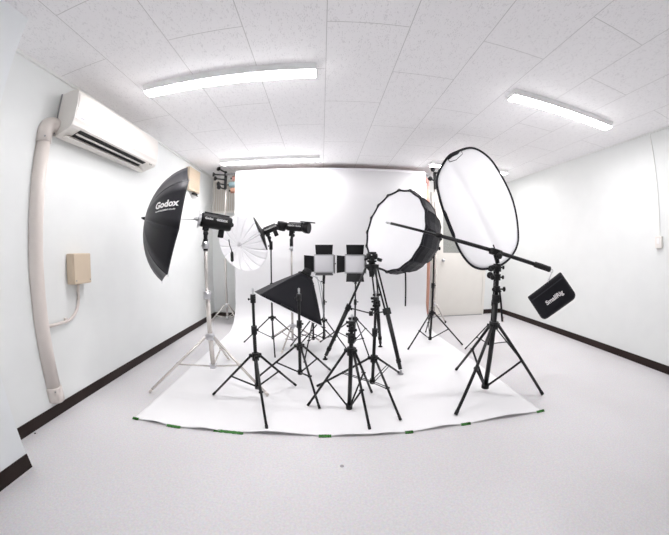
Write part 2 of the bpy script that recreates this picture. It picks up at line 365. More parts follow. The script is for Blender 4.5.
def lift(x):
    d = min(abs(x-t) for t in tapes_x); return .002+.020*min(1, max(0, d-.035)/.13)**.8*(.75+.25*math.sin(x*17))
path = [(3.857, 2.195), (3.856, 1.8), (3.856, 1.2), (3.856, .75), (3.85, .50)]
for k in range(1, 11):
    a = PI/2*k/10; path.append((3.85-.40*(1-math.cos(a)), .405-.40*math.sin(a)+.0))
path += [(3.45-.2*k, .004) for k in range(1, 10)] + [(1.60, .003), (1.50, .002), (1.45, .002), (1.43, .002), (1.41, .002), (1.392, .002)]
NX = 140; grid = []
for (y, z) in path:
    t = max(0, min(1, (3.6-y)/(3.6-1.39))); row = []
    for i in range(NX+1):
        u = i/NX; x = XA+(XB-XA)*u
        zz = z
        if y < 1.62: zz += lift(x)*max(0, (1.62-y)/(1.62-1.392))**1.6
        yy = y+(.012*math.sin(x*2.1+1)-.010*math.sin(x*5))*(1 if y < 1.5 else 0)
        row.append((x, yy, zz))
    grid.append(row)
b = MB(pr); b.sheet(grid, .0); s_ = b.build('sheet', 'paper', pap, recalc=True)
so_ = s_.modifiers.new('thick', 'SOLIDIFY'); so_.thickness = .0012; so_.offset = 1
for nm, m, y, z, x0, x1, lab in (('paper_roll', 'brown', 4.06, 2.232, -1.22, 1.50, 'brownish paper roll peeking out just above the white backdrop roll'),
                                ('paper_roll', 'pink', 3.985, 2.150, -1.30, 1.57, 'pink paper roll on the backdrop rack, topmost behind the white roll'),
                                ('paper_roll', 'blue', 3.98, 2.055, -1.345, 1.57, 'grey-blue paper roll on the backdrop rack under the pink roll'),
                                ('paper_roll', 'orange', 3.985, 1.965, -1.32, 1.57, 'terracotta paper roll on the backdrop rack, its lowest')):
    o = V(((x0+x1)/2, y, z)); t = thing(nm, o, lab, 'paper roll', 'coloured paper rolls on the backdrop rack')
    b = MB(o); b.cyl((x0+.01, y, z), (x1-.01, y, z), .038, n=20); b.build('roll', m, t)
    b = MB(o); b.cyl((x0-.02, y, z), (x1+.03, y, z), .014, n=12); b.build('core_tube', 'blackplastic', t)
    if m == 'pink':
        b = MB(o); b.sheet([[(1.25+.34*i/10, y-.038+.004*math.sin(i), 2.150-2.0*j/12) for i in range(11)] for j in range(13)])
        q = b.build('hanging_sheet', 'pink', t); mm = q.modifiers.new('thick', 'SOLIDIFY'); mm.thickness = .001
    if m == 'orange':
        b = MB(o); b.sheet([[(1.20+.375*i/10, y-.040+.004*math.sin(i), 1.965-1.78*j/12) for i in range(11)] for j in range(13)])
        q = b.build('hanging_sheet', 'orange', t); mm = q.modifiers.new('thick', 'SOLIDIFY'); mm.thickness = .001
tl = ['green tape scrap on the front left corner of the white paper', 'green tape strip on the paper edge, second from the left', 'long green tape strip on the paper edge, third from the left, one end peeled', 'green tape strip at the middle of the paper edge, under the front stands', 'short green tape strip on the paper edge right of the front stands', 'green tape strip on the paper edge beside the boom stand leg', 'green tape scrap on the front right corner of the white paper']
for i, (x, w) in enumerate(zip(tapes_x, (.05, .10, .19, .075, .05, .07, .07))):
    y = 1.392+.012*math.sin(x*2.1+1)-.010*math.sin(x*5); o = V((x, y, 0)); b = MB(o)
    n = 12; g = []
    prof = [(-.013, .0012), (-.008, .0012), (-.001, .0055), (.006, .0060), (.009, .0058)]
    for k in range(n+1):
        u = k/n-.5; g.append([(x+u*w+.004*math.sin(k*3), y+py*(.8+.4*math.sin(k*1.9+i)**2), pz+.0015+(.006*abs(math.sin(k*1.3+i)) if py in (-.001,) else 0)) for py, pz in prof])
    b.sheet(g)
    q = b.build('tape_strip', 'tape'); q.modifiers.new('t', 'SOLIDIFY').thickness = .0006
    tag(q, tl[i], 'tape', 'green tape along the paper edge')
# ------------------------------------------------------------------ light stands
LS = 'light stands'
def stand(name, x, y, zc, top, zb, feet, label, cat='light stand', group=LS, m='black', rp=.0125, rl=.0085, spigot=True, clamps=0, dbl=False, topxy=None, knobs=True, lean=None):
    o = V((x, y, 0)); t = thing(name, o, label, cat, group)
    tx, ty = topxy if topxy else (x, y)
    def P(z): k = (z-zb)/(top-zb); return V((x+(tx-x)*k, y+(ty-y)*k, z))
    z1 = zc+(top-zc)*.45; jm = 'blackplastic' if m == 'black' else 'steel'
    b = MB(o); b.cyl(P(zb), P(z1), rp, n=14); b.build('pole', m, t)
    b = MB(o); b.cyl(P(z1-.02), P(top-.03), rp*.78, n=14); b.build('pole', m, t)
    b = MB(o); b.cyl(P(zc-.03), P(zc+.022), rp*1.9, n=14)
    c = P(zc)
    for f in feet:
        d = V((f[0]-c.x, f[1]-c.y, 0)).normalized(); b.box(c+d*.03, (.03, .02, .022), Matrix.Rotation(math.atan2(d.y, d.x), 3, 'Z'), .002)
    cl = b.build('collar', jm, t)
    if knobs:
        b = MB(o); b.cyl(c, c+V((.03, -.012, .003)), .004); b.lathe(c+V((.026, -.011, .003)), (.9, -.4, .06), [(0, .006), (.003, .010), (.010, .010), (.012, .006)], 10); b.build('knob', jm, cl)
    b = MB(o); b.cyl(P(z1-.045), P(z1+.012), rp*1.6, n=14).cyl(P(z1-.012), P(z1-.012)+V((.026, -.010, 0)), .004).lathe(P(z1-.012)+V((.022, -.008, 0)), (.9, -.35, 0), [(0, .005), (.002, .008), (.008, .008), (.010, .005)], 10); b.build('clamp_collar', jm, t)
    hb = P(zb); b = MB(o); b.cyl(hb-V((0, 0, .015)), hb+V((0, 0, .02)), rp*1.6, n=14); b.build('lower_hub', jm, t)
    for f in feet:
        F = V((f[0], f[1], .010)); d = V((F.x-c.x, F.y-c.y, 0)).normalized(); A = c+d*.032
        b = MB(o); b.cyl(A, F, rl, n=10); lg = b.build('leg', m, t)
        e = (F-A).normalized(); b = MB(o); b.cyl(F-e*.03, F+e*.002, rl*1.15, n=10); b.build('rubber_foot', 'rubber' if m == 'black' else 'duct', lg)
        Mx = A.lerp(F, .50); b = MB(o)
        s = V((-d.y, d.x, 0))*.012
        if dbl: b.cyl(hb+d*.015+s, Mx+s, .0035, n=8).cyl(hb+d*.015-s, Mx-s, .0035, n=8)
        else: b.cyl(hb+d*.01, Mx, rl*.75, n=8)
        b.cyl(Mx-s*1.2, Mx+s*1.2, rl*.9, n=8)
        b.build('brace', m, t)
    tp = P(top)
    b = MB(o); b.cyl(P(top-.075), P(top-.02), rp*1.45, n=14); b.cyl(P(top-.05), P(top-.05)+V((-.026, -.012, 0)), .004).lathe(P(top-.05)+V((-.022, -.010, 0)), (-.9, -.4, 0), [(0, .005), (.002, .008), (.008, .008), (.010, .005)], 10); b.build('top_collar', jm, t)
    if spigot:
        b = MB(o); b.lathe(P(top-.025), (0, 0, 1), [(0, .008), (.012, .008), (.014, .0055), (.020, .0055), (.022, .008), (.045, .008), (.048, .004)], 12); b.build('spigot', 'steel', t)
    for k in range(clamps):
        z = top-.004-.026*k; p = P(z); a = k*2.1+.5; d = V((math.cos(a), math.sin(a)*.5, 0)).normalized()
        b = MB(o); b.cyl(p-d*.008, p+d*.030, .005, n=8).box(p+d*.014, (.022, .018, .018), Matrix.Rotation(a, 3, 'Z'), .002)
        b.lathe(p+d*.024, d, [(0, .005), (.003, .009), (.010, .009), (.012, .004)], 10)
        b.lathe(p-d*.014, (0, 0, 1), [(-.009, .003), (-.006, .008), (0, .011), (.006, .008), (.009, .003)], 10)
        b.build('ball_clamp', 'blackplastic' if k % 2 else 'black', t)
    return t
stand('light_stand', -.44, 1.78, .36, .80, .13, [(-.80, 1.83), (-.20, 2.06), (-.32, 1.44)], 'black light stand without a lamp, front left, beside the tipped softbox', clamps=0)
stand('light_stand', -.165, 2.09, .33, .76, .11, [(-.01, 1.71), (.08, 2.37), (-.53, 2.19)], 'black light stand without a lamp standing before the tipped softbox', clamps=0)
stand('light_stand', .19, 1.71, .43, .645, .02, [(-.09, 1.75), (.29, 1.45), (.38, 1.93)], 'short black light stand with ball clamps, nearest to the front tape', clamps=6, dbl=False, rp=.014)
stand('light_stand', .385, 1.95, .28, .755, .09, [(.50, 1.53), (-.03, 2.05), (.68, 2.27)], 'black light stand with ball clamps before the camera tripod', clamps=6, dbl=True)
stand('light_stand', -.54, 3.04, .33, 1.17, .10, [(-.46, 2.67), (-.90, 3.12), (-.27, 3.31)], 'thin black light stand carrying the strobe beside the white umbrella', rp=.010, rl=.007, spigot=False)
stand('light_stand', -.325, 3.12, .22, 1.14, .06, [(-.41, 2.80), (.0, 3.21), (-.60, 3.36)], 'ivory and chrome light stand carrying the rear right-facing strobe', m='silver', rp=.013, rl=.009, spigot=False)
stand('light_stand', .03, 3.09, .30, .78, .09, [(.29, 2.84), (-.24, 3.07), (.05, 3.45)], 'black light stand carrying the left LED panel', rp=.010, rl=.007, spigot=False)
stand('light_stand', .375, 3.05, .31, .78, .07, [(.48, 2.63), (.65, 3.36), (-.01, 3.18)], 'black light stand carrying the right LED panel', rp=.010, rl=.007, spigot=False)
stand('light_stand', -.085, 3.0, .31, .72, .11, [(-.34, 3.02), (-.16, 2.55), (.17, 3.25)], 'black light stand behind the tipped softbox, holding it', rp=.010, rl=.007, spigot=False)
stand('light_stand', 1.28, 3.07, .36, 1.10, .05, [(.94, 2.85), (1.62, 2.88), (1.38, 3.48)], 'black light stand carrying the octagonal softbox', rp=.013, spigot=False)
stand('light_stand', 1.255, 1.78, .54, 1.0, .05, [(.88, 1.52), (1.68, 1.57), (1.22, 2.23)], 'heavy black stand carrying the boom arm, front right', rp=.019, rl=.012, spigot=False, clamps=0, dbl=False)
stand('light_stand', 1.81, 2.62, .30, .86, .09, [(1.58, 2.74), (2.0, 2.28), (1.93, 2.83)], 'slim black stand behind the boom stand, holding the oval reflector', rp=.011, rl=.007, spigot=False)
stand('light_stand', -.875, 2.07, .40, 1.16, .14, [(-1.31, 1.74), (-.39, 1.88), (-.91, 2.56)], 'chrome light stand at the left carrying the strobe of the black umbrella', m='silver', rp=.019, rl=.010, spigot=False, topxy=(-.885, 2.07))
# ------------------------------------------------------------------ strobes
def strobe(org, c, ax, label, mount, L=.25, r=.052, dish=None, marks=True, group='studio strobe heads', grip=True, at=.55):
    """c body centre, ax points to the lamp end, mount = top of the stand"""
    o = V(mount); c = V(c); a = V(ax).normalized(); t = thing('studio_strobe', o, label, 'strobe light', group)
    dn = (V((0, 0, -1))-a*V((0, 0, -1)).dot(a)).normalized(); sd = a.cross(dn)
    R = Matrix((a, sd, -dn)).transposed()
    b = MB(o); h = L/2; n = 20
    def ring(t_, s): return [c+a*t_+sd*(math.copysign(abs(math.cos(q))**.7, math.cos(q))*r*s)+dn*(math.copysign(abs(math.sin(q))**.7, math.sin(q))*r*s) for q in [2*PI*k/n for k in range(n)]]
    b.rings([ring(-h, .82), ring(-h+.01, .95), ring(-h+.03, 1), ring(h-.05, 1), ring(h-.04, .96), ring(h-.01, .96)]); b.build('body', 'blackplastic', t)
    b = MB(o); b.box(c-dn*(r+.002), (L*.8, r*.8, .014), R, .004); b.build('top_rail', 'blackplastic', t)
    if dish is None:
        b = MB(o); b.lathe(c+a*(h-.012), a, [(0, r*1.0), (.012, r*1.06), (.020, r*1.22), (.026, r*1.22), (.026, r*.9), (.004, r*.5)], 24); b.build('mount_ring', 'steel', t, 'bright metal ring at the lamp end')
    else:
        b = MB(o); b.lathe(c+a*(h-.01), a, [(0, r*.9)]+dish, 28, cap=False); q = b.build('reflector_dish', 'blackplastic', t); mm = q.modifiers.new('thick', 'SOLIDIFY'); mm.thickness = .009
    b = MB(o); b.lathe(c+a*(h-.005), a, [(0, .018), (.03, .018), (.045, .012), (.05, .002)], 14); b.build('flash_tube', 'white', t)
    b = MB(o); g = c-a*(h*.45)+dn*(r+.028); b.box(g, (.045, .035, .06), R, .006); b.build('rear_grip', 'blackplastic', t)
    b = MB(o); g = c+a*(h*at)+dn*(r+.006); b.box(g, (.05, .04, .03), R, .004); e = o-V((0, 0, 0)); b.cyl(g, e+V((0, 0, -.03)), .017, .015)
    b.cyl(e+V((0, 0, .0)), e+V((0, 0, -.09)), .019); b.build('tilt_bracket', 'blackplastic', t)
    b = MB(o); k = (g+e)/2; b.lathe(k-sd*.0, sd, [(0, .01), (.02, .010), (.024, .02), (.036, .02), (.04, .01)], 12); b.build('tilt_knob', 'blackplastic', t)
    b = MB(o); b.lathe(c-a*(h+.018), a, [(0, .01), (.018, .026)], 14); b.build('rear_dial', 'blackplastic', t)
    if marks:
        camside = sd if sd.y < 0 else -sd
        for s, w in ((.45, .05), (-.35, .06)):
            ex = -a if (-a).x > 0 else a
            put_text('Godox' if s > 0 else 'GODOX', .022 if s > 0 else .022, .0006, c+a*h*s+camside*(r+.001)-dn*.012, ex, -dn, o, 'logo', 'mark', t, .001)
    return t
US = V((-.812, 2.10, 1.290)); UA = V((-.83, -.40, .16)).normalized()
strobe(None, US, UA, 'black strobe head with a bright front ring, aimed into the black umbrella', (-.885, 2.07, 1.16), L=.25, r=.056)
strobe(None, (-.545, 3.03, 1.300), (-.90, -.20, -.38), 'black strobe head whose dish edge crosses the white umbrella', (-.54, 3.04, 1.17), L=.17, r=.036,
       dish=[(.010, .05), (.018, .09), (.026, .14), (.036, .185), (.040, .195)])
g = strobe(None, (-.275, 3.10, 1.325), (.93, -.33, -.10), 'black strobe head facing right, on the ivory stand behind the softbox', (-.325, 3.12, 1.20), L=.21, r=.045, marks=True, at=-.35)
g2 = V((-.325, 3.12, 1.20)); b = MB(g2)
b.lathe((-.19, 3.07, 1.316), (.93, -.33, -.10), [(0, .05), (.02, .058), (.05, .062), (.07, .060)], 20); b.build('lamp_hood', 'blackplastic', g)
b = MB(g2); b.box((-.14, 3.05, 1.372), (.16, .09, .006), basis((.1, 0, 1), (0, 1, 0)), .001); b.build('visor', 'blackplastic', g)
b = MB(V((-.54, 3.04, 1.17)));
dpl = [o for o in COL.objects if o.get('label', '').startswith('black strobe head whose')][0]
b.lathe((-.425, 3.09, 1.345), (.25, -.2, 1), [(-.055, .045), (0, .058), (.035, .06), (.045, .05)], 8); b.build('modelling_lamp_housing', 'blackplastic', dpl)
# power cord with a plug hanging from the left strobe
b = MB((-.70, 2.16, 1.0)); b.tube([(-.72, 2.15, 1.155), (-.715, 2.155, 1.11), (-.705, 2.16, 1.08), (-.70, 2.165, 1.05)], .004)
b.lathe((-.70, 2.165, 1.06), (.02, 0, -1), [(0, .008), (.015, .013), (.07, .013), (.08, .008)], 10)
tag(b.build('power_plug', 'rubber'), 'short black plug lead dangling below the black umbrella strobe', 'cable')
# ------------------------------------------------------------------ umbrellas
def canopy(o, c, ax, R, dep, up, n=8, rows=8, rot=0.):
    """c rim centre, ax towards the crown; returns points fn(i rib, t) t=0 crown .. 1 rim"""
    a = V(ax).normalized(); e1 = (V(up)-a*V(up).dot(a)).normalized(); e2 = a.cross(e1)
    def pt(th, t, rr=1.): 
        ph = t*1.15; s = math.sin(ph)/math.sin(1.15); k = (math.cos(ph)-math.cos(1.15))/(1-math.cos(1.15))
        th += rot
        return c+(e1*math.cos(th)+e2*math.sin(th))*R*s*rr+a*dep*k
    def panel(i, t, u):
        th0 = 2*PI*i/n; th1 = 2*PI*(i+1)/n; p = pt(th0, t).lerp(pt(th1, t), u); bow = 4*u*(1-u)
        return p+(c-a*.0-p).normalized()*0.012*bow*t
    return a, e1, e2, pt, panel
UC = V((-1.119, 1.970, 1.274)); UAX = V((-.787, -.585, .196)).normalized()
uo = UC.copy()
um = thing('reflective_umbrella', uo, 'black studio umbrella with printed logo, opened sideways near the left wall', 'umbrella')
a, e1, e2, pt, panel = canopy(uo, UC, UAX, .45, .222, (-.12, 0, 1), rot=-.242)
W = []
for i in range(8):
    b = MB(uo); g = [[panel(i, .02+.98*r/10, u/5) for u in range(6)] for r in range(11)]
    b.sheet(g, .0015); W.append(b.b.copy())
    # every panel, top and bottom ones too, is the same black nylon
    mid = panel(i, .7, .5)-UC
    b.build('panel', 'umb', um)
for i in range(8):
    th = 2*PI*i/8; b = MB(uo); b.tube([pt(th, t/8, .985) - a*.004 for t in range(9)], .0022, 6); e = pt(th, 1.); b.cyl(e-a*.003, e-a*.003+(e-UC).normalized()*.016, .003, n=6); b.build('rib', 'steel', um)
b = MB(uo); b.cyl(UC+a*.225, US+UA*.12, .0045); b.build('shaft', 'steel', um)
b = MB(uo); b.lathe(UC+a*.215, a, [(0, .016), (.012, .012), (.03, .006), (.035, .001)], 12); b.build('crown_cap', 'blackplastic', um)
bm = bmesh.new()
for w in W:
    me = bpy.data.meshes.new('t'); w.to_mesh(me); bm.from_mesh(me); bpy.data.meshes.remove(me); w.free()
bv = BVHTree.FromBMesh(bm)
lc = panel(6, .69, .50); ex = (panel(6, .9, .52)-panel(6, .35, .52)).normalized(); ac_ = panel(6, .62, .9)-panel(6, .62, .1)
nv = ex.cross(ac_).normalized(); nv = nv if nv.y < 0 else -nv; ey = nv.cross(ex)
put_text('Godox', .067, .0024, lc+ey*.012, ex, ey, uo, 'logo', 'mark', um, .004, bv, 1, 1.05)
put_text('PHOTO EQUIPMENT CO.,LTD', .0130, .0005, lc-ey*.032, ex, ey, uo, 'logo', 'mark', um, .004, bv, 0, 1.0)
WC = V((-.875, 3.20, 1.165)); WX = V((-.70, .62, -.25)).normalized()
wo2 = WC.copy(); wu = thing('translucent_umbrella', wo2, 'white translucent umbrella left of the rear strobe heads', 'umbrella')
a, e1, e2, pt, panel = canopy(wo2, WC, WX, .335, .13, (.1, 0, 1), n=16, rot=.2)
for i in range(16):
    b = MB(wo2); b.sheet([[pt(2*PI*(i+u/4)/16, .02+.98*r/8) for u in range(5)] for r in range(9)]); q = b.build('panel', 'thin', wu); q.modifiers.new('t', 'SOLIDIFY').thickness = .001
for i in range(0, 16, 2):
    th = 2*PI*i/16; b = MB(wo2); b.tube([pt(th, t/8, .985) + a*.005 for t in range(9)], .0012, 6); b.build('rib', 'thin', wu)
b = MB(wo2); b.cyl(WC+a*.14, (-.66, 3.05, 1.25), .004); b.build('shaft', 'steel', wu)
# ------------------------------------------------------------------ octagonal (sixteen rod) deep softbox
OC = V((.735, 2.80, 1.275)); ON = V((-.854, -.476, .211)).normalized(); oo = OC.copy()
oc = thing('parabolic_softbox', oo, 'deep round black softbox with a white front, on a stand right of centre', 'softbox')
_, f1, f2 = frame(ON); NS = 16
prof = [(0, .43), (.05, .436), (.14, .425), (.26, .385), (.38, .315), (.48, .225), (.55, .135), (.57, .09)]
def op(k, i, rr=1.): t, r = prof[i]; q = 2*PI*k/NS; return OC-ON*t+(f1*math.cos(q)+f2*math.sin(q))*r*rr
for k in range(NS):
    b = MB(oo); g = []
    for i in range(len(prof)):
        A, B = op(k, i), op(k+1, i); sag = .985
        mid = (A+B)/2; cen = OC-ON*prof[i][0]; g.append([A, A.lerp(B, .5)+(cen-mid)*.02, B])
    b.sheet(g, .002, sm=False); b.build('panel', 'fabric', oc)
for k in range(NS):
    b = MB(oo); b.tube([op(k, i, 1.008) for i in range(len(prof))], .0035, 6); b.build('rib', 'greyfabric', oc)
b = MB(oo); R = []
ring0 = [op(k, 0, .985)+ON*.002 for k in range(NS)]
cen = OC-ON*.012
rr = []
for s in (1., .8, .55, .3, .1): rr.append([cen.lerp(p, s)+ON*(.0) for p in ring0])
b.rings(rr, cap=False)
b.f(b.vs(rr[-1])); b.build('front_diffuser', 'white', oc, 'white fabric front')
for k in range(NS):
    A, B = op(k, 0, 1.0), op(k+1, 0, 1.0); b = MB(oo); nn = 6; pts = []
    for j in range(nn+1):
        u = j/nn; p = A.lerp(B, u); p = p+(OC-p).normalized()*.007*4*u*(1-u); pts.append(p+ON*.004)
    b.tube(pts, [.017 if j in (0, nn) else .011 for j in range(nn+1)], 6); b.build('rim_edge', 'fabric', oc)
b = MB(oo); b.lathe(OC-ON*.565, -ON, [(0, .092), (.02, .092), (.03, .07), (.035, .05)], 24); b.build('speed_ring', 'black', oc)
b = MB(oo); b.tube([(.80, 2.76, .865), (.856, 2.79, .84), (.866, 2.80, .66), (.868, 2.80, .50)], .008, 8); b.build('strap', 'fabric', oc)
lo = V((1.28, 3.07, 1.10)); led = thing('continuous_light', lo, 'small black lamp head behind the deep round softbox', 'studio light', None)
b = MB(lo); p = OC-ON*.60; b.lathe(p, -ON, [(0, .045), (.01, .05), (.10, .05), (.11, .04)], 18); b.build('body', 'blackplastic', led)
b = MB(lo); b.box(lo+V((0, 0, .01)), (.06, .05, .06), None, .005).cyl(lo-V((0, 0, .05)), lo, .018); b.build('tilt_bracket', 'blackplastic', led)
b = MB(lo); b.cyl(lo, lo+V((.06, -.02, 0)), .006).lathe(lo+V((.05, -.017, 0)), (.9, -.3, 0), [(0, .01), (.005, .02), (.02, .02), (.025, .01)], 12); b.build('tilt_knob', 'blackplastic', led)
# ------------------------------------------------------------------ tipped rectangular softbox
c1 = V((-.560, 2.55, .655)); U_ = V((.565, .17, -.325)); V_ = V((-.165, .47, -.035)); c3 = c1+U_; c2 = c1+V_; c4 = c1+U_+V_
nn = U_.cross(V_).normalized(); nn = nn if nn.z > 0 else -nn
fc = (c1+c4)/2; ap = V((-.165, 2.935, .805)); so3 = fc.copy()
sx = thing('rectangular_softbox', so3, 'tipped black rectangular softbox facing down, beside the LED panels', 'softbox')
ru, rv = U_.normalized()*.062, V_.normalized()*.055
rg = [ap-ru-rv, ap+ru-rv, ap+ru+rv, ap-ru+rv]; cs = [c1, c3, c4, c2]
for k in range(4):
    A, B, C_, D = cs[k], cs[(k+1) % 4], rg[(k+1) % 4], rg[k]; g = []
    for i in range(9):
        u = i/8; l = A.lerp(D, u)+nn*.012*math.sin(PI*u); r = B.lerp(C_, u)+nn*.012*math.sin(PI*u); row = []
        for j in range(7):
            v = j/6; p = l.lerp(r, v); p = p+((fc+ap)/2-p).normalized()*.012*4*v*(1-v)*math.sin(PI*u); row.append(p)
        g.append(row)
    b = MB(so3); b.sheet(g, .002); b.build('side_panel', 'fabric', sx)
    b = MB(so3); b.tube([A.lerp(D, i/8)+nn*.012*math.sin(PI*i/8)+nn*.001 for i in range(9)], .004, 6); b.build('corner_rod', 'greyfabric', sx)
b = MB(so3); b.f(b.vs([p.lerp(fc, .02)-nn*.001 for p in cs])); q = b.build('front_diffuser', 'white', sx, 'white fabric front'); q.modifiers.new('t', 'SOLIDIFY').thickness = .002
b = MB(so3)
for k in range(4): b.box((cs[k]+cs[(k+1) % 4])/2-nn*.005, ((cs[k]-cs[(k+1) % 4]).length, .004, .010), Matrix(((cs[(k+1) % 4]-cs[k]).normalized(), nn.cross((cs[(k+1) % 4]-cs[k]).normalized()), nn)).transposed())
b.build('rim_lip', 'white', sx, 'white edge of the front')
b = MB(so3); b.cyl(c1.lerp(c3, .33)-nn*.001+V((0, -.008, .018)), c1.lerp(c3, .52)+V((0, -.008, .018)), .009, n=8); b.build('side_flap', 'fabric', sx)
b = MB(so3); b.box(ap+nn*.008, (.14, .125, .02), Matrix((U_.normalized(), V_.normalized(), nn)).transposed(), .004); b.lathe(ap+nn*.015, nn, [(0, .05), (.03, .05), (.035, .045), (.06, .045), (.065, .03)], 18)
b.cyl(ap+nn*.03, (-.085, 3.0, .71), .013); b.build('speed_ring', 'blackplastic', sx)
b = MB((.0, 2.95, .4)); pts = [(-.10, 2.97, .80), (-.04, 2.94, .79), (-.02, 2.93, .70), (.0, 2.93, .58), (.02, 2.93, .45), (.03, 2.95, .33)]; b.tube(pts, .004)
b.tube([(-.06, 2.96, .79), (-.005, 2.94, .74), (.015, 2.93, .62), (.02, 2.94, .5), (.03, 2.95, .40)], .004)
tag(b.build('lamp_cable', 'cable'), 'grey cables drooping behind the right edge of the tipped softbox', 'cable')
# ------------------------------------------------------------------ LED panels with barn doors
def led_panel(c, R, mount, label, doors):
    c = V(c); o = V(mount); t = thing('led_panel', o, label, 'LED light', 'LED panels with barn doors')
    T_ = lambda x, y, z: c+R @ V((x, y, z))                   # local: x right, y away, z up
    b = MB(o); b.box(T_(0, .022, 0), (.215, .04, .20), R, .004); b.build('housing', 'blackplastic', t)
    b = MB(o); b.box(T_(0, .0, 0), (.195, .006, .178), R, .002); b.build('front_diffuser', 'led', t, 'white front of the panel')
    b = MB(o)
    for sx_, sz_, w, h in ((-1, 0, .012, .20), (1, 0, .012, .20), (0, -1, .215, .018), (0, 1, .215, .010)):
        b.box(T_(sx_*.102, -.001, sz_*.094), (w, .010, h), R)
    b.build('frame', 'steel', t)
    for nm, (hx, hz, w, h, ang) in doors.items():
        mb = MB(o)
        if hx: # side door hinged at x = hx, opening by ang from straight ahead
            d = R @ V((math.copysign(math.sin(ang), hx), -math.cos(ang), 0)); p = T_(hx, -.004, 0); up = R @ V((0, 0, 1))
            q = [p+up*h/2, p-up*h/2, p+d*w-up*(h/2+.004), p+d*w+up*(h/2+.012)]; mb.prism(q, d.cross(up)*.002)
        else:
            d = R @ V((0, -math.cos(ang), math.copysign(math.sin(ang), hz))); p = T_(0, -.004, hz); s = R @ V((1, 0, 0))
            q = [p-s*w*.46, p+s*w*.46, p+s*w/2+d*h, p-s*w/2+d*h]; mb.prism(q, d.cross(s)*.002)
        mb.build('barn_door', 'black', t)
    b = MB(o); b.box(T_(0, .03, -.115), (.03, .03, .03), R, .003); b.cyl(T_(0, .03, -.12), o-V((0, 0, .05)), .015).cyl(T_(-.04, .03, -.115), T_(.04, .03, -.115), .005).lathe(T_(-.05, .03, -.115), R @ V((-1, 0, 0)), [(0, .006), (.003, .014), (.014, .014)], 10); b.build('tilt_bracket', 'blackplastic', t)
    b = MB(o); b.box(T_(.113, .02, -.0), (.008, .02, .08), R, .002).box(T_(.120, .02, 0), (.014, .010, .012), R); b.build('side_hinge', 'blackplastic', t)
    return t
R1 = Matrix.Rotation(.0, 3, 'Z') @ Matrix.Rotation(.04, 3, 'X')
led_panel((.033, 3.03, .925), R1, (.03, 3.09, .78), 'left LED panel light with open black barn doors',
          {'t': (0, .10, .19, .105, 1.45), 'l': (-.108, 0, .115, .17, 1.1), 'r': (.108, 0, .10, .18, .05), 'b': (0, -.10, .19, .10, .12)})
R2 = Matrix.Rotation(-.05, 3, 'Z') @ Matrix.Rotation(.08, 3, 'X')
led_panel((.360, 2.99, .925), R2, (.375, 3.05, .78), 'right LED panel light with open black barn doors, beside the tripod',
          {'t': (0, .10, .19, .105, 1.45), 'l': (-.108, 0, .10, .17, 1.0), 'r': (.108, 0, .10, .18, .02), 'b': (0, -.10, .19, .10, .95)})
# ------------------------------------------------------------------ camera tripod
def tripod():
    x, y = .475, 2.62; o = V((x, y, 0)); t = thing('camera_tripod', o, 'tall black twin-tube camera tripod in front of the deep round softbox', 'tripod')
    S = V((x, y, .93)); feet = [(.04, 2.64), (.69, 2.24), (.66, 2.99)]
    b = MB(o); b.lathe((x, y, .875), (0, 0, 1), [(0, .03), (.02, .045), (.05, .052), (.06, .045), (.065, .03)], 18); b.cyl((x, y, .82), (x, y, .88), .022, .03); b.build('shoulder', 'blackplastic', t)
    b = MB(o); b.lathe((x, y, .935), (0, 0, 1), [(0, .03), (.02, .03), (.025, .045), (.04, .045)], 18); b.box((x, y, 1.005), (.075, .07, .05), None, .010)
    b.cyl((x-.05, y, 1.01), (x+.05, y, 1.01), .028); b.box((x, y-.0, 1.045), (.06, .08, .016), Matrix.Rotation(.2, 3, 'Z'), .004); hd = b.build('fluid_head', 'blackplastic', t)
    b = MB(o); b.cyl((x+.05, y-.03, .985), (x+.082, y-.05, .975), .016); b.build('locking_knob', 'blackplastic', hd)
    b = MB(o); b.cyl((x-.045, y-.01, .99), (x-.07, y-.02, .98), .012); b.build('locking_knob', 'blackplastic', hd)
    b = MB(o); b.lathe((x+.0, y-.032, .985), (0, -1, 0), [(0, .018), (.014, .018), (.018, .01)], 12); b.build('locking_knob', 'blackplastic', hd)
    b = MB(o); b.cyl((x-.012, y-.045, 1.025), (x-.012, y-.055, 1.025), .006); b.build('level_bubble', 'steel', hd)
    b = MB(o); b.cyl((x, y, .45), (x, y, .49), .02); b.build('spreader_hub', 'blackplastic', t)
    for i, f in enumerate(feet):
        F = V((f[0], f[1], .03)); d = V((F.x-x, F.y-y, 0)).normalized(); s = V((-d.y, d.x, 0)); A = S+d*.05-V((0, 0, .01)); J = A.lerp(F, .44)
        J2 = A.lerp(F, .53)
        b = MB(o); b.cyl(A+s*.022, J+s*.017, .0085, n=10).cyl(A-s*.022, J-s*.017, .0085, n=10); 
        b.box(A, (.03, .065, .035), Matrix((d, s, V((0, 0, 1)))).transposed(), .004)
        lg = b.build('leg', 'black', t)
        e = (F-A).normalized()
        b = MB(o); b.box(J, (.045, .062, .06), Matrix((e.cross(s), s, e)).transposed(), .006); b.cyl(J-e.cross(s)*.02, J-e.cross(s)*.045, .012); b.build('leg_joint', 'blackplastic', lg)
        b = MB(o); b.cyl(J, F.lerp(A, .02), .021, .017, n=12); b.build('lower_tube', 'black', lg)
        K = F.lerp(A, .10); b = MB(o); b.cyl(K-e*.015, K+e*.02, .022, n=12); b.build('leg_lock', 'blackplastic', lg)
        b = MB(o); b.lathe(V((F.x, F.y, 0)), (0, 0, 1), [(0, .024), (.010, .026), (.018, .012), (.04, .010)], 14); b.build('foot_pad', 'grey' if i == 1 else 'rubber', lg)
        b = MB(o); b.cyl((x, y, .47), J, .006, n=8); b.build('spreader_arm', 'black', t)
tripod()
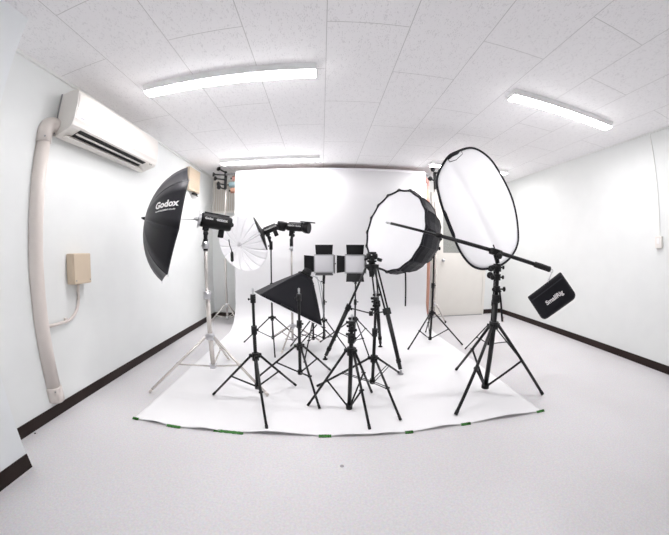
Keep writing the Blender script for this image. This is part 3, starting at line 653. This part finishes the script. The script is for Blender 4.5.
# ------------------------------------------------------------------ boom arm, bag
PV = V((1.235, 1.78, 1.066)); TP = V((.512, 2.205, 1.288)); EN = V((1.590, 1.580, .952)); bo2 = PV.copy()
bmr = thing('boom_arm', bo2, 'long black boom arm crossing in front of the deep softbox', 'boom arm')
dT = (TP-PV).normalized(); dE = (EN-PV).normalized()
b = MB(bo2); b.cyl(PV-dT*.05, PV.lerp(TP, .52), .0145, n=14); b.cyl(PV-dE*.0, PV.lerp(EN, .78), .0145, n=14); b.build('tube', 'black', bmr)
b = MB(bo2); b.cyl(PV.lerp(TP, .50), PV.lerp(TP, .95), .0105, n=12); b.build('tube', 'black', bmr)
b = MB(bo2); b.lathe(PV.lerp(TP, .945), dT, [(0, .009), (.015, .009), (.017, .006), (.024, .006), (.026, .009), (.045, .009), (.048, .004)], 12); b.build('spigot', 'steel', bmr)
b = MB(bo2); k = PV.lerp(TP, .5); b.cyl(k-dT*.02, k+dT*.025, .019).cyl(k, k+V((0, -.03, -.03)), .005).lathe(k+V((0, -.022, -.022)), (0, -1, -1), [(0, .006), (.004, .012), (.012, .012)], 10); b.build('clamp_collar', 'blackplastic', bmr)
b = MB(bo2); b.lathe(PV.lerp(EN, .70), dE, [(0, .014), (.005, .020), (.05, .021), (.10, .020), (.125, .021), (.130, .014)], 16); b.build('grip', 'rubber', bmr)
b = MB(bo2); b.box(PV-V((0, 0, .005)), (.09, .05, .045), Matrix((dT, V((0, 1, 0)).cross(dT).cross(dT)*-1, V((0, 1, 0)).cross(dT)*-1)).transposed() if False else Matrix.Rotation(.25, 3, 'Y'), .006)
b.cyl(PV, PV+V((-.035, -.02, .045)), .005).cyl(PV-V((0, 0, .02)), V((1.255, 1.78, .985)), .018, .016); b.build('pivot_clamp', 'blackplastic', bmr)
b = MB(bo2); b.lathe(PV+V((0, -.03, -.03)), (0, -1, 0), [(0, .012), (.01, .022), (.025, .022), (.03, .012)], 12); b.build('pivot_knob', 'blackplastic', bmr)
b = MB(bo2); b.tube([(1.27, 1.76, .78), (1.285, 1.76, .72), (1.30, 1.76, .64), (1.315, 1.76, .565)], .0075, 8); b.cyl((1.255, 1.765, .80), (1.275, 1.755, .78), .010)
b.build('tether_strap', 'fabric', bmr)
# clamps stacked on the boom stand
for k, z in enumerate((.955, .885, .80)):
    st = [o for o in COL.objects if o.get('label', '').startswith('heavy black stand')][0]
    b = MB((1.255, 1.78, 0)); p = V((1.255, 1.78, z)); b.cyl(p-V((0, 0, .022)), p+V((0, 0, .022)), .026)
    s = -1 if k < 2 else 1
    b.cyl(p, p+V((s*.055, -.02, .0)), .006); b.lathe(p+V((s*.045, -.016, 0)), (s, -.35, 0), [(0, .008), (.004, .018), (.016, .018), (.02, .008)], 12)
    b.cyl(p, p-V((s*.04, .02, 0)), .006).lathe(p-V((s*.03, .016, 0)), (-s, -.4, 0), [(0, .008), (.004, .014), (.014, .014)], 12); b.build('clamp', 'blackplastic', st)
# bag
cc = V((1.607, 1.558, .763)); bx = V((.537, -.552, .638)).normalized(); nb = V((.717, .697, 0)).normalized(); bz = (bx.cross(nb)*-1).normalized(); bz = bz if bz.z > 0 else -bz
bg0 = V((1.605, 1.56, .60)); bag = thing('counterweight_bag', bg0, 'black fabric bag with white lettering hanging from the boom end', 'bag')
W_, H_, D_ = .292, .202, .050
def rrect(s, rb):
    w, h = W_/2*s, H_/2*s+0*s; pts = []
    for (cx, cz, a0, r) in ((w, h, 0, .006), (-w, h, 90, .006), (-w, -h, 180, rb), (w, -h, 270, rb)):
        for k in range(6):
            q = math.radians(a0+90*k/5); pts.append((cx-math.copysign(r, cx)+r*math.cos(q), cz-math.copysign(r, cz)+r*math.sin(q)))
    return pts
b = MB(bg0); R = []
for y_, s in ((-D_/2, .55), (-D_/2+.002, .86), (-D_/2+.012, .97), (-.006, 1.), (.006, 1.), (D_/2-.012, .97), (D_/2-.002, .86), (D_/2, .55)):
    R.append([cc+bx*px+bz*pz+nb*y_ for px, pz in rrect(s, .035)])
b.rings(R); b.build('body', 'fabric', bag)
b = MB(bg0); b.tube([cc+bx*px+bz*pz for px, pz in rrect(1.005, .035)], .0045, 6, closed=True); b.build('piping', 'umb', bag)
b = MB(bg0); b.box(cc+bz*(H_/2-.035)-nb*.0255, (W_*.93, .003, .008), Matrix((bx, nb, bz)).transposed()); b.build('flap_seam', 'greyfabric', bag)
put_text('SmallRig', .043, .0016, cc+bx*.012-bz*.012-nb*.0255, bx, bz, bg0, 'logo', 'mark', bag, .002)
hk = EN+V((0, 0, -.0)); tp = cc+bz*(H_/2)+bx*.0
tp = cc+bz*(H_/2+.004)+bx*.045
e0 = PV.lerp(EN, 1.03)
b = MB(bg0); b.tube([e0+V((.012*math.cos(q), 0, .012*math.sin(q)-.006)) for q in [2*PI*k/12 for k in range(12)]], .003, 6, closed=True)
b.cyl(e0+V((0, 0, -.018)), tp+V((0, 0, .01)), .0028); b.tube([tp+V((.010*math.cos(q), 0, .010*math.sin(q)+.002)) for q in [2*PI*k/12 for k in range(12)]], .003, 6, closed=True); b.build('carabiner', 'steel', bag)
# ------------------------------------------------------------------ oval reflector
pts2 = [(1.563, 2.15), (1.37, 2.077), (1.262, 2.004), (1.136, 1.805), (1.128, 1.647), (1.191, 1.419), (1.299, 1.191), (1.383, 1.052), (1.49, .944), (1.599, .898), (1.723, .899), (1.883, .937), (2.018, 1.024), (2.111, 1.145), (2.134, 1.271), (2.107, 1.484), (2.030, 1.70), (1.865, 1.955), (1.74, 2.085)]
def cr(p, n=6):
    out = []; m = len(p)
    for i in range(m):
        a_, b_, c_, d_ = (V((*p[(i+j-1) % m], 0)) for j in range(4))
        for k in range(n):
            t = k/n; out.append(.5*((2*b_)+(c_-a_)*t+(2*a_-5*b_+4*c_-d_)*t*t+(3*b_-a_-3*c_+d_)*t**3))
    return out
ol = cr(pts2); rc = V((1.62, 2.60, 1.53))
for _ in range(2): ol = [(ol[i-1]+ol[i]*2+ol[(i+1) % len(ol)])/4 for i in range(len(ol))]
ro = V((1.72, 2.60, .90)); rf = thing('oval_reflector', ro, 'large white oval reflector with a black rim, leaning behind the boom stand', 'reflector')
RP = [V((p.x, 2.60+(p.x-1.62)*.04+.010*math.sin(6*PI*i/len(ol)), p.y)) for i, p in enumerate(ol)]
b = MB(ro); rows = []
ax0, ax1 = V((1.27, 0, 1.98)), V((1.86, 0, 1.0))
def crease(p):
    d = (ax1-ax0).normalized(); q = V((p.x, 0, p.z))-ax0; dist = abs(q.x*d.z-q.z*d.x); return .022*math.exp(-(dist/.05)**2)
for s in (1., .92, .84, .76, .68, .6, .52, .44, .36, .28, .2, .12, .05, .015):
    row = []
    for p in RP:
        q = rc.lerp(p, s); row.append(q+V((0, crease(q)*(1-s**6), 0)))
    rows.append(row)
b.rings(rows, cap=False); b.f(b.vs(rows[-1]), True); bmesh.ops.remove_doubles(b.b, verts=list(b.b.verts), dist=1e-5); q = b.build('panel', 'white', rf, 'white fabric'); q.modifiers.new('t', 'SOLIDIFY').thickness = .002
b = MB(ro); b.tube(RP, .0125, 8, closed=True); b.build('rim', 'fabric', rf, 'black spring rim')
def along(i0, i1, r, nm):
    mb = MB(ro); seg = RP[i0:i1]; mb.tube([p+(rc-p).normalized()*.012 for p in seg], [r*.5]+[r]*(len(seg)-2)+[r*.5], 8); return mb.build(nm, 'fabric', rf)
along(5, 13, .017, 'handle')
b = MB(ro); i0 = 9; p = RP[8]+(rc-RP[8]).normalized()*.03; b.tube([RP[4], RP[4].lerp(rc, .07), RP[8].lerp(rc, .12), RP[12].lerp(rc, .08), RP[12]], .004, 6); b.build('strap', 'fabric', rf)
along(29, 37, .014, 'handle')
b = MB(ro); b.cyl((1.81, 2.62, .80), (1.80, 2.615, .935), .012).box((1.80, 2.61, .925), (.05, .035, .05), None, .004).lathe((1.74, 2.58, .90), (0, -1, 0), [(-.03, .03), (.0, .032), (.01, .02)], 14).cyl((1.80, 2.615, .90), (1.73, 2.60, .905), .008).lathe((1.745, 2.60, .83), (0, -1, 0), [(-.02, .034), (.0, .036), (.01, .024)], 14).cyl((1.81, 2.62, .83), (1.745, 2.60, .83), .01); b.build('holder_clip', 'blackplastic', rf)
# ------------------------------------------------------------------ camera
PP = dict(yaw=0.0121096, pitch=-0.068516, roll=0.002765, cx=317.55634, cy=271.81359, h=1.04756)
K = [0.06565853540327028, -4.839954845329148e-05, -3.888350128890846e-06, -2.7171913851907873e-07]
cd = bpy.data.cameras.new('camera'); co = bpy.data.objects.new('camera', cd); COL.objects.link(co); sc.camera = co
cd.type = 'PANO'; cd.panorama_type = 'FISHEYE_LENS_POLYNOMIAL'; cd.fisheye_fov = PI*1.2
cd.fisheye_polynomial_k0 = 0
for i in range(4): setattr(cd, 'fisheye_polynomial_k%d' % (i+1), -K[i])
cd.sensor_width = 36; cd.sensor_fit = 'HORIZONTAL'; cd.clip_start = .02
cd.shift_x = (334.5-PP['cx'])/669; cd.shift_y = -(267.5-PP['cy'])/669*1.25
cr_, sr_ = math.cos(PP['roll']), math.sin(PP['roll'])
Rm = Matrix.Rotation(PP['yaw'], 3, 'Z') @ Matrix.Rotation(PP['pitch'], 3, 'X') @ Matrix(((cr_, 0, sr_), (0, 1, 0), (-sr_, 0, cr_)))
co.matrix_world = Matrix.Translation((0, 0, PP['h'])) @ Matrix((Rm.col[0], Rm.col[2], -Rm.col[1])).transposed().to_4x4()
# ------------------------------------------------------------------ world and output
w = bpy.data.worlds.new('world'); sc.world = w; w.use_nodes = True
w.node_tree.nodes['Background'].inputs['Color'].default_value = (.8, .85, 1, 1); w.node_tree.nodes['Background'].inputs['Strength'].default_value = .3
vs = sc.view_settings; vs.view_transform = 'Standard'; vs.look = 'None'; vs.gamma = 1; vs.use_curve_mapping = False
vs.exposure = 1.87
sc.cycles.max_bounces = 10; sc.cycles.diffuse_bounces = 8
